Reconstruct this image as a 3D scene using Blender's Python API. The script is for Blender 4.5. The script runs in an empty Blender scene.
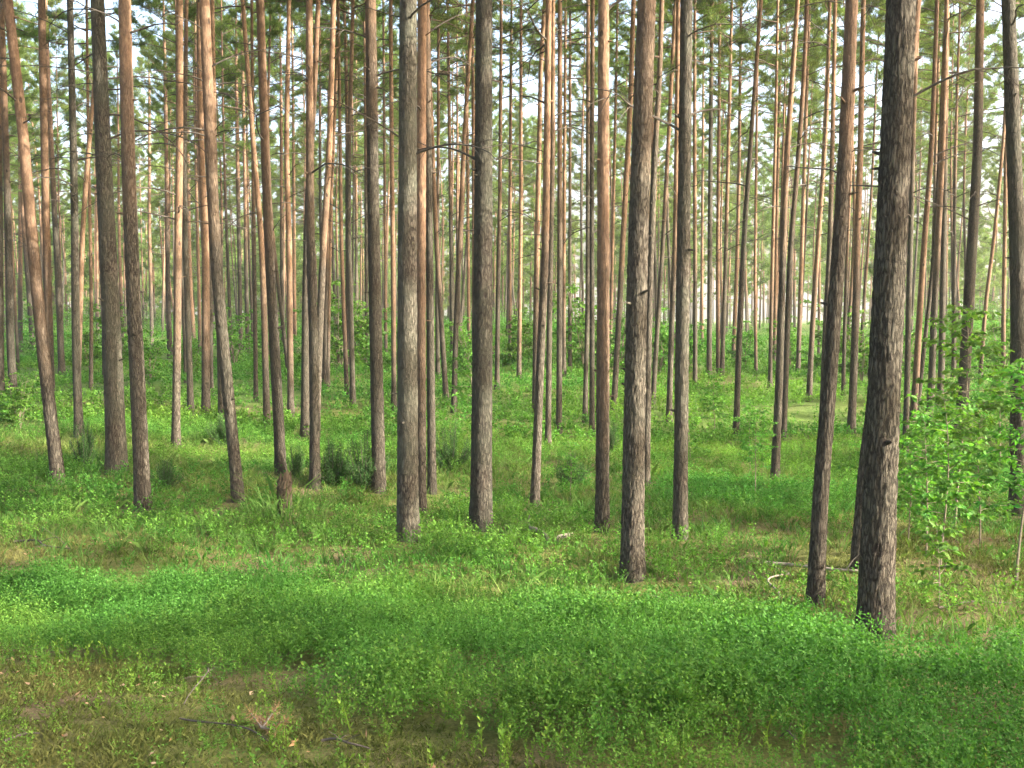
import bpy, math, random
import numpy as np
from mathutils import Vector, Matrix, Quaternion, noise as mnoise

rng = np.random.default_rng(11)
random.seed(11)
SC = bpy.context.scene
COL = SC.collection
W, H = 1024, 768
F = 1005.0
EYE = 1.6
HOR = 308.0
PITCH = math.atan((H / 2 - HOR) / F)
CP, SP = math.cos(PITCH), math.sin(PITCH)

# ------------------------------------------------------------------ terrain
_PY = np.array([-60, -12, -4, 0, 2.4, 3.5, 5.0, 6.2, 7.3, 9.0, 11.5, 15, 20, 25, 30, 40, 50, 62, 80, 110, 160, 260, 900.])
_PZ = np.array([0.3, 0.1, 0.02, 0, 0.02, 0.0, -.25, -.55, -.80, -.92, -1.02, -1.10, -1.10, -1.0, -.86, -.58, -.42, -.40, -.6, -1.0, -1.6, -3, -9.])
_fy = np.linspace(-60, 900, 9601)
_fz = np.interp(_fy, _PY, _PZ)
_k = np.hanning(13); _k /= _k.sum()
_fz = np.convolve(np.pad(_fz, 6, mode='edge'), _k, mode='valid')


def terrain(x, y):
    x = np.asarray(x, float); y = np.asarray(y, float)
    z = np.interp(y, _fy, _fz)
    r = np.clip((y - 3) / 10, 0, 1)
    z = z + r * (.05 * np.sin(.9 * x + .4 * y) + .04 * np.sin(-.55 * x + 1.1 * y + 2.) + .10 * np.sin(.17 * x + .13 * y + 1.1) * np.clip(y / 20, 0, 1.5))
    z = z + np.clip((y - 24) / 20, 0, 1) * (.55 * np.sin(.15 * x + 1.9) + .32 * np.sin(.31 * x - .12 * y))
    z = z + .02 * np.sin(2.3 * x + 1.7 * y) * np.clip((y - 2) / 4, 0, 1)
    z = z + .22 * np.clip(-x / 6 - .25, 0, 1.4) * np.clip((y - 6) / 6, 0, 1) * np.clip((45 - y) / 25, 0, 1)
    return z


def tz(x, y):
    return float(terrain(x, y))


def ray(px, py):
    u = (px - W / 2) / F; v = (H / 2 - py) / F
    return Vector((u, CP + v * SP, -SP + v * CP))


def hit(px, py):
    d = ray(px, py)
    t = 1.0
    while t < 300:
        if EYE + d.z * t < tz(d.x * t, d.y * t):
            break
        t += .05 if t < 30 else .25
    return d.x * t, d.y * t


def at_depth(px, py, Y):
    d = ray(px, py); t = Y / d.y
    return d.x * t, EYE + d.z * t


def proj(x, y, z):
    dz = z - EYE
    fw = y * CP - dz * SP; up = y * SP + dz * CP
    return W / 2 + F * x / fw, H / 2 - F * up / fw


# value noise for patch maps
_ng = np.random.default_rng(5).random((256, 256))


def vnoise(x, y, s, off=0):
    x = np.asarray(x) / s + 77.3 + off; y = np.asarray(y) / s + 31.7 + off * 1.7
    xi = np.floor(x).astype(int); yi = np.floor(y).astype(int)
    fx = x - xi; fy = y - yi
    fx = fx * fx * (3 - 2 * fx); fy = fy * fy * (3 - 2 * fy)
    g = lambda a, b: _ng[a % 256, b % 256]
    return (g(xi, yi) * (1 - fx) + g(xi + 1, yi) * fx) * (1 - fy) + (g(xi, yi + 1) * (1 - fx) + g(xi + 1, yi + 1) * fx) * fy


def fnoise(x, y, s, off=0):
    return .6 * vnoise(x, y, s, off) + .28 * vnoise(x, y, s * .43, off + 9) + .12 * vnoise(x, y, s * .2, off + 17)


# ------------------------------------------------------------------ mesh helpers
def mesh_np(name, V, faces, mats, tint=None, fmat=None, smooth=False):
    """V (n,3); faces: list of (m,k) int arrays"""
    me = bpy.data.meshes.new(name)
    V = np.ascontiguousarray(V, dtype=np.float32)
    me.vertices.add(len(V)); me.vertices.foreach_set('co', V.ravel())
    flat = np.concatenate([f.ravel() for f in faces]).astype(np.int32)
    tot = np.concatenate([np.full(len(f), f.shape[1], np.int32) for f in faces])
    st = np.concatenate([[0], np.cumsum(tot)[:-1]]).astype(np.int32)
    me.loops.add(len(flat)); me.loops.foreach_set('vertex_index', flat)
    me.polygons.add(len(tot)); me.polygons.foreach_set('loop_start', st)
    if fmat is not None:
        me.polygons.foreach_set('material_index', fmat.astype(np.int32))
    me.polygons.foreach_set('use_smooth', np.full(len(tot), smooth, bool))
    for m in (mats if isinstance(mats, (list, tuple)) else [mats]):
        me.materials.append(m)
    if tint is not None:
        a = me.attributes.new('tint', 'FLOAT', 'POINT'); a.data.foreach_set('value', tint.astype(np.float32))
    me.update(calc_edges=True)
    return me


def obj(name, me, parent=None, loc=(0, 0, 0), rot=(0, 0, 0), scale=(1, 1, 1)):
    o = bpy.data.objects.new(name, me); COL.objects.link(o)
    if parent is not None: o.parent = parent
    o.location = loc; o.rotation_euler = rot; o.scale = scale
    return o


def tag(o, label=None, cat=None, group=None, kind=None):
    if label: o['label'] = label
    if cat: o['category'] = cat
    if group: o['group'] = group
    if kind: o['kind'] = kind
    return o


def tube(P, R, seg=6, cap=True):
    """P (n,3), R (n,) -> V, quad faces, tri faces"""
    P = np.asarray(P, float); R = np.asarray(R, float); n = len(P)
    T = np.gradient(P, axis=0); T /= np.linalg.norm(T, axis=1)[:, None] + 1e-9
    ref = np.array([0, 0, 1.]) if abs(T[:, 2]).mean() < .8 else np.array([1., 0, 0])
    A = np.cross(T, ref); A /= np.linalg.norm(A, axis=1)[:, None] + 1e-9
    B = np.cross(T, A)
    th = np.linspace(0, 2 * np.pi, seg, endpoint=False)
    V = P[:, None, :] + R[:, None, None] * (np.cos(th)[None, :, None] * A[:, None, :] + np.sin(th)[None, :, None] * B[:, None, :])
    V = V.reshape(-1, 3)
    i = np.arange(n - 1)[:, None] * seg; j = np.arange(seg)[None, :]; j2 = (j + 1) % seg
    Q = np.stack([i + j, i + j2, i + seg + j2, i + seg + j], -1).reshape(-1, 4)
    return V, Q


class MB:
    def __init__(s):
        s.V = []; s.F = []; s.n = 0; s.T = []; s.M = []

    def add(s, V, Fs, tint=0., m=0):
        s.V.append(V)
        for f in (Fs if isinstance(Fs, list) else [Fs]):
            s.F.append(np.asarray(f) + s.n); s.M.append(np.full(len(f), m))
        s.T.append(np.full(len(V), tint) if np.isscalar(tint) else tint)
        s.n += len(V)

    def mesh(s, name, mats, smooth=False):
        return mesh_np(name, np.concatenate(s.V), s.F, mats, np.concatenate(s.T), np.concatenate(s.M), smooth)


def unit(v):
    return v / (np.linalg.norm(v, axis=-1, keepdims=True) + 1e-9)


def leaves(P, D, L, Wd, up=None, r=rng, droop=.0):
    """diamond leaves, 4 verts each: base P, direction D, length L, width Wd"""
    n = len(P); D = unit(D)
    if up is None: up = r.normal(size=(n, 3)) * .5 + np.array([0, 0, 1.])
    S = unit(np.cross(D, up)); N = np.cross(S, D)
    L = np.broadcast_to(L, n)[:, None]; Wd = np.broadcast_to(Wd, n)[:, None]
    mid = P + D * L * .45 + N * L * .04
    tip = P + D * L + np.array([0, 0, -1.]) * L * droop
    V = np.stack([P, mid + S * Wd / 2, tip, mid - S * Wd / 2], 1).reshape(-1, 3)
    return V, np.arange(4 * n).reshape(n, 4)


def blades(P, D, L, Wd, r=rng):
    """triangular needles/blades"""
    n = len(P); D = unit(D)
    S = unit(np.cross(D, r.normal(size=(n, 3))))
    L = np.broadcast_to(L, n)[:, None]; Wd = np.broadcast_to(Wd, n)[:, None]
    V = np.stack([P - S * Wd / 2, P + S * Wd / 2, P + D * L], 1).reshape(-1, 3)
    return V, np.arange(3 * n).reshape(n, 3)


# ------------------------------------------------------------------ materials
def newmat(name):
    m = bpy.data.materials.new(name); m.use_nodes = True
    nt = m.node_tree; nt.nodes.clear()
    out = nt.nodes.new('ShaderNodeOutputMaterial')
    return m, nt, out


def N(nt, t, **kw):
    n = nt.nodes.new('ShaderNode' + t)
    for k, v in kw.items():
        if k == 'inp':
            for kk, vv in v.items(): n.inputs[kk].default_value = vv
        else: setattr(n, k, v)
    return n


def ramp(nt, src, stops):
    n = nt.nodes.new('ShaderNodeValToRGB')
    e = n.color_ramp.elements
    while len(e) < len(stops): e.new(.5)
    for q, (p, c) in zip(e, stops):
        q.position = p; q.color = (*c, 1) if len(c) == 3 else c
    nt.links.new(src, n.inputs['Fac'])
    return n.outputs['Color']


def mixc(nt, fac, a, b, mode='MIX'):
    n = nt.nodes.new('ShaderNodeMix'); n.data_type = 'RGBA'; n.blend_type = mode
    for s, v in ((0, fac), (6, a), (7, b)):
        if hasattr(v, 'links'): nt.links.new(v, n.inputs[s])
        elif isinstance(v, (int, float)): n.inputs[s].default_value = v
        else: n.inputs[s].default_value = (*v, 1)
    return n.outputs[2]


def math_(nt, op, a, b=0., clamp=False):
    n = nt.nodes.new('ShaderNodeMath'); n.operation = op; n.use_clamp = clamp
    for s, v in ((0, a), (1, b)):
        if hasattr(v, 'links'): nt.links.new(v, n.inputs[s])
        else: n.inputs[s].default_value = v
    return n.outputs[0]


def leaf_mat(name, c0, c1, trans=.35, rough=.55, var=.35, spec=.12, tcol=(1.15, 1.25, .6), objvar=0.):
    m, nt, out = newmat(name); L = nt.links
    at = N(nt, 'Attribute', attribute_name='tint')
    geo = N(nt, 'NewGeometry')
    c = mixc(nt, at.outputs['Fac'], c0, c1)
    hsv = N(nt, 'HueSaturation')
    v = math_(nt, 'MULTIPLY_ADD', geo.outputs['Random Per Island'], var * 2)
    v.node.inputs[2].default_value = 1 - var
    if objvar:
        oi = N(nt, 'ObjectInfo')
        ov = math_(nt, 'MULTIPLY_ADD', oi.outputs['Random'], objvar * 2); ov.node.inputs[2].default_value = 1 - objvar
        v = math_(nt, 'MULTIPLY', v, ov)
        hu = math_(nt, 'MULTIPLY_ADD', oi.outputs['Random'], .03); hu.node.inputs[2].default_value = .485
        L.new(hu, hsv.inputs['Hue'])
    L.new(v, hsv.inputs['Value']); L.new(c, hsv.inputs['Color'])
    b = N(nt, 'BsdfPrincipled', inp={'Roughness': min(1., rough + .12), 'Specular IOR Level': spec})
    L.new(hsv.outputs[0], b.inputs['Base Color'])
    t = N(nt, 'BsdfTranslucent')
    tc = mixc(nt, 1., hsv.outputs[0], tcol, 'MULTIPLY')
    L.new(tc, t.inputs['Color'])
    mx = N(nt, 'MixShader', inp={0: trans})
    L.new(b.outputs[0], mx.inputs[1]); L.new(t.outputs[0], mx.inputs[2]); L.new(mx.outputs[0], out.inputs['Surface'])
    return m


M_NEEDLE = leaf_mat('pine_needles', (.09, .14, .038), (.165, .205, .058), .48, .5, .35, objvar=.25)
M_BILB = leaf_mat('bilberry_leaves', (.056, .155, .026), (.14, .225, .034), .42, .5, .38)
M_GRASS = leaf_mat('grass_blades', (.045, .145, .026), (.15, .19, .05), .38, .55, .35)
M_FARG = leaf_mat('floor_plants', (.047, .16, .027), (.125, .225, .034), .44, .6, .4)
M_BROAD = leaf_mat('broad_leaves', (.05, .165, .03), (.115, .23, .036), .48, .4, .35, objvar=.15)
M_JUN = leaf_mat('juniper_needles', (.03, .085, .024), (.06, .12, .035), .25, .6, .35)
M_MOSS = leaf_mat('moss_tufts', (.07, .11, .022), (.135, .13, .045), .25, .8, .4)
M_LITTER = leaf_mat('dry_litter', (.23, .13, .06), (.34, .25, .16), .15, .8, .35, tcol=(1, 1, 1))


def bark_mat():
    m, nt, out = newmat('pine_bark'); L = nt.links
    tc = N(nt, 'TexCoord'); oi = N(nt, 'ObjectInfo')
    bl = N(nt, 'Attribute', attribute_type='OBJECT', attribute_name='bark_line')
    gy = N(nt, 'Attribute', attribute_type='OBJECT', attribute_name='greyness')
    mp = N(nt, 'Mapping'); mp.inputs['Scale'].default_value = (1, 1, .2)
    offs = N(nt, 'CombineXYZ'); L.new(math_(nt, 'MULTIPLY', oi.outputs['Random'], 60.), offs.inputs[2])
    L.new(tc.outputs['Object'], mp.inputs['Vector']); L.new(offs.outputs[0], mp.inputs['Location'])
    # distort
    nz = N(nt, 'TexNoise', inp={'Scale': 22., 'Detail': 5., 'Roughness': .7}); L.new(mp.outputs[0], nz.inputs['Vector'])
    ad = N(nt, 'VectorMath', operation='MULTIPLY_ADD'); ad.inputs[1].default_value = (.055, .055, .055)
    L.new(nz.outputs['Color'], ad.inputs[0]); L.new(mp.outputs[0], ad.inputs[2])
    vo = N(nt, 'TexVoronoi', feature='DISTANCE_TO_EDGE', inp={'Scale': 46.}); L.new(ad.outputs[0], vo.inputs['Vector'])
    vc = N(nt, 'TexVoronoi', feature='F1', inp={'Scale': 46.}); L.new(ad.outputs[0], vc.inputs['Vector'])
    fine = N(nt, 'TexNoise', inp={'Scale': 90., 'Detail': 5., 'Roughness': .65}); L.new(mp.outputs[0], fine.inputs['Vector'])
    big = N(nt, 'TexNoise', inp={'Scale': 2.2, 'Detail': 3.}); L.new(tc.outputs['Object'], big.inputs['Vector'])
    # lower bark: plates grey brown over dark fissures
    plate = ramp(nt, vo.outputs['Distance'], [(0.0, (.04, .032, .026)), (.10, (.072, .06, .047)), (.30, (.098, .085, .068)), (1, (.118, .103, .084))])
    cellv = ramp(nt, vc.outputs['Color'], [(0., (.78, .78, .78)), (1., (1.16, 1.15, 1.14))])
    plate = mixc(nt, 1., plate, cellv, 'MULTIPLY')
    finev = ramp(nt, fine.outputs['Fac'], [(.25, (.6, .6, .6)), (.75, (1.32, 1.31, 1.3))])
    plate = mixc(nt, 1., plate, finev, 'MULTIPLY')
    # grey-green lichen veil on grey trunks
    lich = ramp(nt, big.outputs['Fac'], [(.35, (0, 0, 0)), (.7, (1, 1, 1))])
    lf = math_(nt, 'MULTIPLY', lich, math_(nt, 'MULTIPLY_ADD', gy.outputs['Fac'], .55)); lf.node.inputs[1].links[0].from_node.inputs[2].default_value = .12
    plate = mixc(nt, lf, plate, (.095, .10, .074))
    # upper bark: thin orange flakes
    mp2 = N(nt, 'Mapping'); mp2.inputs['Scale'].default_value = (1, 1, .45); L.new(tc.outputs['Object'], mp2.inputs['Vector'])
    v2 = N(nt, 'TexVoronoi', feature='F1', inp={'Scale': 34.}); L.new(mp2.outputs[0], v2.inputs['Vector'])
    n2 = N(nt, 'TexNoise', inp={'Scale': 26., 'Detail': 5., 'Roughness': .7}); L.new(mp2.outputs[0], n2.inputs['Vector'])
    orange = ramp(nt, n2.outputs['Fac'], [(.28, (.085, .057, .041)), (.45, (.155, .096, .063)), (.62, (.205, .13, .082)), (.8, (.25, .18, .125))])
    ov = ramp(nt, v2.outputs['Color'], [(0, (.78, .76, .75)), (1, (1.15, 1.15, 1.15))])
    orange = mixc(nt, 1., orange, ov, 'MULTIPLY')
    sep = N(nt, 'SeparateXYZ'); L.new(tc.outputs['Object'], sep.inputs[0])
    hh = math_(nt, 'SUBTRACT', sep.outputs[2], bl.outputs['Fac'])
    bign = math_(nt, 'MULTIPLY_ADD', big.outputs['Fac'], 3.4); bign.node.inputs[2].default_value = -1.7
    hh = math_(nt, 'ADD', hh, bign)
    f = math_(nt, 'MULTIPLY_ADD', hh, .33, True); f.node.inputs[2].default_value = .5
    col = mixc(nt, f, plate, orange)
    # branch scars
    mp3 = N(nt, 'Mapping'); mp3.inputs['Scale'].default_value = (1, 1, .55); L.new(tc.outputs['Object'], mp3.inputs['Vector'])
    L.new(offs.outputs[0], mp3.inputs['Location'])
    v3 = N(nt, 'TexVoronoi', feature='F1', inp={'Scale': 4.2, 'Randomness': 1.}); L.new(mp3.outputs[0], v3.inputs['Vector'])
    knot = ramp(nt, v3.outputs['Distance'], [(.07, (1, 1, 1)), (.11, (0, 0, 0))])
    col = mixc(nt, math_(nt, 'MULTIPLY', knot, .8), col, (.035, .028, .024))
    tone = math_(nt, 'MULTIPLY_ADD', oi.outputs['Random'], .45); tone.node.inputs[2].default_value = .82
    hs = N(nt, 'HueSaturation'); L.new(col, hs.inputs['Color']); L.new(tone, hs.inputs['Value'])
    b = N(nt, 'BsdfPrincipled', inp={'Roughness': .9, 'Specular IOR Level': .15}); L.new(hs.outputs[0], b.inputs['Base Color'])
    hgt = ramp(nt, vo.outputs['Distance'], [(0, (0, 0, 0)), (.16, (.85, .85, .85)), (.6, (1, 1, 1))])
    inv = math_(nt, 'SUBTRACT', 1., f)
    h1 = math_(nt, 'MULTIPLY', hgt, math_(nt, 'MAXIMUM', inv, .12))
    h2 = math_(nt, 'MULTIPLY_ADD', fine.outputs['Fac'], .5); L.new(h1, h2.node.inputs[2])
    h3 = math_(nt, 'SUBTRACT', h2, math_(nt, 'MULTIPLY', knot, .6))
    bp = N(nt, 'Bump', inp={'Strength': 1., 'Distance': .014}); L.new(h3, bp.inputs['Height']); L.new(bp.outputs[0], b.inputs['Normal'])
    L.new(b.outputs[0], out.inputs['Surface'])
    return m


def wood_mat(name, c0, c1, scale=20.):
    m, nt, out = newmat(name); L = nt.links
    tc = N(nt, 'TexCoord')
    n = N(nt, 'TexNoise', inp={'Scale': scale, 'Detail': 5., 'Roughness': .65}); L.new(tc.outputs['Object'], n.inputs['Vector'])
    c = ramp(nt, n.outputs['Fac'], [(.3, c0), (.7, c1)])
    b = N(nt, 'BsdfPrincipled', inp={'Roughness': .9, 'Specular IOR Level': .15}); L.new(c, b.inputs['Base Color'])
    bp = N(nt, 'Bump', inp={'Strength': .6, 'Distance': .01}); L.new(n.outputs['Fac'], bp.inputs['Height']); L.new(bp.outputs[0], b.inputs['Normal'])
    L.new(b.outputs[0], out.inputs['Surface'])
    return m


M_BARK = bark_mat()
M_DEAD = wood_mat('dead_branch_wood', (.045, .038, .032), (.10, .086, .072))
M_LIMB = wood_mat('limb_bark', (.075, .055, .042), (.16, .11, .08))
M_STEM = wood_mat('sapling_stem', (.11, .09, .065), (.22, .19, .14))
M_LOG = wood_mat('weathered_log', (.10, .082, .065), (.27, .235, .19), 14.)
M_STUMP = wood_mat('stump_wood', (.035, .027, .02), (.10, .075, .05), 18.)


def ground_mat():
    m, nt, out = newmat('forest_floor'); L = nt.links
    tc = N(nt, 'TexCoord')
    n1 = N(nt, 'TexNoise', inp={'Scale': .55, 'Detail': 4.}); L.new(tc.outputs['Object'], n1.inputs['Vector'])
    n2 = N(nt, 'TexNoise', inp={'Scale': 9., 'Detail': 6., 'Roughness': .7}); L.new(tc.outputs['Object'], n2.inputs['Vector'])
    n3 = N(nt, 'TexNoise', inp={'Scale': 60., 'Detail': 4., 'Roughness': .7}); L.new(tc.outputs['Object'], n3.inputs['Vector'])
    moss = ramp(nt, n2.outputs['Fac'], [(.3, (.07, .08, .022)), (.5, (.12, .13, .036)), (.68, (.15, .14, .055)), (.85, (.2, .165, .09))])
    soil = ramp(nt, n2.outputs['Fac'], [(.3, (.07, .05, .03)), (.6, (.17, .12, .075)), (.8, (.26, .2, .13))])
    f = ramp(nt, n1.outputs['Fac'], [(.48, (0, 0, 0)), (.64, (1, 1, 1))])
    c = mixc(nt, f, moss, soil)
    v = ramp(nt, n3.outputs['Fac'], [(.25, (.55, .55, .55)), (.75, (1.35, 1.35, 1.35))])
    c = mixc(nt, 1., c, v, 'MULTIPLY')
    # far floor is overgrown: greener with distance into the wood
    sep = N(nt, 'SeparateXYZ'); L.new(tc.outputs['Object'], sep.inputs[0])
    g = math_(nt, 'MULTIPLY_ADD', sep.outputs[1], .07, True); g.node.inputs[2].default_value = -.9
    green = ramp(nt, n2.outputs['Fac'], [(.3, (.05, .10, .02)), (.6, (.09, .165, .03)), (.8, (.16, .18, .055))])
    n4 = N(nt, 'TexNoise', inp={'Scale': .16, 'Detail': 3.}); L.new(tc.outputs['Object'], n4.inputs['Vector'])
    gp = ramp(nt, n4.outputs['Fac'], [(.45, (.95, .95, .95)), (.62, (.25, .25, .25))])
    c = mixc(nt, math_(nt, 'MULTIPLY', g, gp), c, green)
    b = N(nt, 'BsdfPrincipled', inp={'Roughness': .95, 'Specular IOR Level': .1}); L.new(c, b.inputs['Base Color'])
    hs = math_(nt, 'MULTIPLY_ADD', n2.outputs['Fac'], 2.); L.new(n3.outputs['Fac'], hs.node.inputs[2])
    bp = N(nt, 'Bump', inp={'Strength': .9, 'Distance': .03}); L.new(hs, bp.inputs['Height']); L.new(bp.outputs[0], b.inputs['Normal'])
    L.new(b.outputs[0], out.inputs['Surface'])
    return m


M_GROUND = ground_mat()

# ------------------------------------------------------------------ ground
xs = np.unique(np.concatenate([np.linspace(-8, 8, 140), np.linspace(-60, 60, 120), np.linspace(-900, 900, 60)]))
ys = np.unique(np.concatenate([np.linspace(1, 14, 120), np.linspace(-60, 110, 170), np.linspace(-700, 900, 50)]))
GX, GY = np.meshgrid(xs, ys)
GZ = terrain(GX, GY) + .02 * (fnoise(GX, GY, .35) - .5) * 2
nx, ny = len(xs), len(ys)
idx = np.arange(nx * ny).reshape(ny, nx)
Q = np.stack([idx[:-1, :-1], idx[:-1, 1:], idx[1:, 1:], idx[1:, :-1]], -1).reshape(-1, 4)
g = obj('ground', mesh_np('ground', np.stack([GX, GY, GZ], -1).reshape(-1, 3), [Q], M_GROUND, smooth=True))
tag(g, 'mossy forest floor sloping down into the pine wood', 'ground', kind='structure')

# ------------------------------------------------------------------ pine parts
def trunk_mesh(name, hs, cx, cy, rr, seg, rough=0., seed=0, stubs=0, flare=.3):
    """centre line (cx,cy)(hs), radii rr(hs)"""
    r = np.random.default_rng(seed)
    n = len(hs)
    th = np.linspace(0, 2 * np.pi, seg, endpoint=False)
    ph = r.random(4) * 6.28
    lob = 1 + .35 * np.cos(3 * th + ph[0]) * .5 + .25 * np.cos(5 * th + ph[1]) * .5
    fl = flare * np.exp(-np.clip(hs - .12, 0, None) / .22)
    R = rr[:, None] * (1 + fl[:, None] * np.clip(lob, .2, 2)[None, :] + .02 * np.sin(2 * th + ph[2])[None, :])
    X = np.cos(th)[None, :] * np.ones((n, 1)); Yv = np.sin(th)[None, :] * np.ones((n, 1))
    if rough > 0:
        so = Vector((seed * 3.1, seed * 1.7, seed * .9))
        for i in range(n):
            if hs[i] > 7.5: continue
            a = rough * (1 - .55 * min(1, max(0, hs[i]) / 6.))
            for j in range(seg):
                p = Vector((math.cos(th[j]) * rr[i] * 34, math.sin(th[j]) * rr[i] * 34, hs[i] * 8)) + so
                p += mnoise.noise_vector(p * .9) * .8
                d = mnoise.voronoi(p)[0]
                e = min(1., (d[1] - d[0]) * 2.6)
                R[i, j] += a * (e - .75) + a * .35 * mnoise.noise(p * 2.7)
    V = np.stack([cx[:, None] + X * R, cy[:, None] + Yv * R, np.repeat(hs[:, None], seg, 1)], -1).reshape(-1, 3)
    i = np.arange(n - 1)[:, None] * seg; j = np.arange(seg)[None, :]; j2 = (j + 1) % seg
    Qf = np.stack([i + j, i + j2, i + seg + j2, i + seg + j], -1).reshape(-1, 4)
    mb = MB(); mb.add(V, [Qf, np.arange((n - 1) * seg, n * seg)[None, :]])
    for k in range(stubs):
        h = r.uniform(1.2, 8); a = r.random() * 6.28
        x = np.interp(h, hs, cx); y = np.interp(h, hs, cy); q = np.interp(h, hs, rr)
        d = np.array([math.cos(a), math.sin(a), r.uniform(-.1, .5)]); l = r.uniform(.02, .09)
        P = np.array([[x, y, h]]) + d * np.array([[q * .8], [q + l * .6], [q + l]])
        tv, tq = tube(P, np.array([.016, .011, .006]) * r.uniform(.7, 1.3), 6)
        mb.add(tv, [tq])
    return mb.mesh(name, M_BARK, True)


def limb_path(r, base, az, length, rise, curl, n=7):
    t = np.linspace(0, 1, n)
    ang = rise + curl * t
    ds = length / (n - 1)
    rad = np.concatenate([[0], np.cumsum(np.cos((ang[1:] + ang[:-1]) / 2) * ds)])
    zz = np.concatenate([[0], np.cumsum(np.sin((ang[1:] + ang[:-1]) / 2) * ds)])
    a = az + np.cumsum(r.normal(size=n) * .10)
    P = np.stack([np.cos(a) * rad, np.sin(a) * rad, zz], -1) + base
    return P


def make_crown(seed, L=9., R=1.8, nl=42, nsh=58, nb=13, bl=.095, bw=.0105, sparse_low=True):
    r = np.random.default_rng(seed)
    limbs = MB(); SPp = []; SD = []
    for k in range(nl):
        u = (k + r.random()) / nl
        z = L * u ** .9
        az = k * 2.4 + r.normal() * .5
        prof = (.45 + .75 * math.sin(math.pi * min(1, u * 1.05 + .12))) * (1 - .72 * u ** 2.2)
        ln = R * prof * r.uniform(.6, 1.45)
        rise = math.radians(5 + 45 * u + r.normal() * 9); curl = math.radians(r.uniform(5, 40))
        if u < .25 and r.random() < .35: curl = -.5
        P = limb_path(r, np.array([0, 0, z]), az, ln, rise, curl)
        tv, tq = tube(P, np.linspace(.028 * (1 - .6 * u), .006, len(P)), 4); limbs.add(tv, [tq])
        dens = (1. if u > .22 or not sparse_low else .55)
        nsub = max(3, int(5 + ln * 4 * dens))
        for s in range(nsub):
            t = r.uniform(.5, 1.) if s else 1.
            i = t * (len(P) - 1); i0 = min(int(i), len(P) - 2); p = P[i0] + (P[i0 + 1] - P[i0]) * (i - i0)
            tang = unit(P[i0 + 1] - P[i0])
            side = unit(np.cross(tang, [0, 0, 1.])) * (1 if s % 2 else -1)
            d = unit(tang * r.uniform(.4, 1.) + side * r.uniform(.2, 1.) * (0 if s == 0 else 1) + np.array([0, 0, r.uniform(.0, .5)]))
            sl = r.uniform(.22, .6) * (.6 + .4 * min(1, ln))
            e = p + d * sl
            tv, tq = tube(np.array([p, (p + e) / 2, e]), [.006, .005, .003], 3); limbs.add(tv, [tq])
            m = max(3, int(nsh * dens * r.uniform(.2, .5)))
            tt = r.uniform(.25, 1.05, m)
            q = p + d * sl * tt[:, None] + r.normal(size=(m, 3)) * np.array([.075, .075, .035])
            SPp.append(q); SD.append(unit(d + r.normal(size=(m, 3)) * .55 + np.array([0, 0, .45])))
    # leader shoots
    q = np.array([0, 0, L]) + r.normal(size=(30, 3)) * np.array([.12, .12, .25]); SPp.append(q); SD.append(np.tile([0, 0, 1.], (30, 1)) + r.normal(size=(30, 3)) * .4)
    Pq = np.concatenate(SPp); Dq = np.concatenate(SD)
    n = len(Pq)
    PP = np.repeat(Pq, nb, 0) + np.repeat(Dq, nb, 0) * r.uniform(-.06, .04, (n * nb, 1))
    DD = np.repeat(Dq, nb, 0) * .7 + r.normal(size=(n * nb, 3)) * .75
    V, T = blades(PP, DD, bl * r.uniform(.7, 1.3, n * nb), bw, r)
    tint = np.repeat(np.clip(r.normal(.4, .3, n), 0, 1), nb * 3)
    return V, T, tint, limbs


CROWNS = []
for s in range(8):
    cl = [10, 9.5, 12, 11, 9, 10.5, 12.5, 11][s]
    V, T, ti, lb = make_crown(100 + s, L=cl, R=[2.2, 1.9, 2.4, 2.0, 2.2, 2.5, 2.1, 1.8][s])
    CROWNS.append((mesh_np('crown', V, [T], M_NEEDLE, ti), lb.mesh('limbs', M_LIMB), cl))

DEADB = []
for s in range(9):
    r = np.random.default_rng(300 + s)
    mb = MB()
    ln = r.uniform(.5, 1.7) if s < 6 else r.uniform(1.8, 2.7)
    P = limb_path(r, np.zeros(3), 0, ln, math.radians(r.uniform(5, 35)), math.radians(r.uniform(-85, -15)), 9)
    tv, tq = tube(P, np.linspace(.016, .0045, 9), 5); mb.add(tv, [tq])
    for k in range(int(2 + ln * 2.5)):
        i = r.integers(3, 9); p = P[i]; d = unit(np.array([r.uniform(.2, 1), r.normal() * .7, r.normal() * .5 - .1])); l = r.uniform(.12, .5)
        tv, tq = tube(np.array([p, p + d * l * .5 + [0, 0, .02], p + d * l]), [.006, .004, .002], 4); mb.add(tv, [tq])
    DEADB.append(mb.mesh('dead_branch', M_DEAD))

PINES = []   # (x,y) of every pine so far


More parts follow.
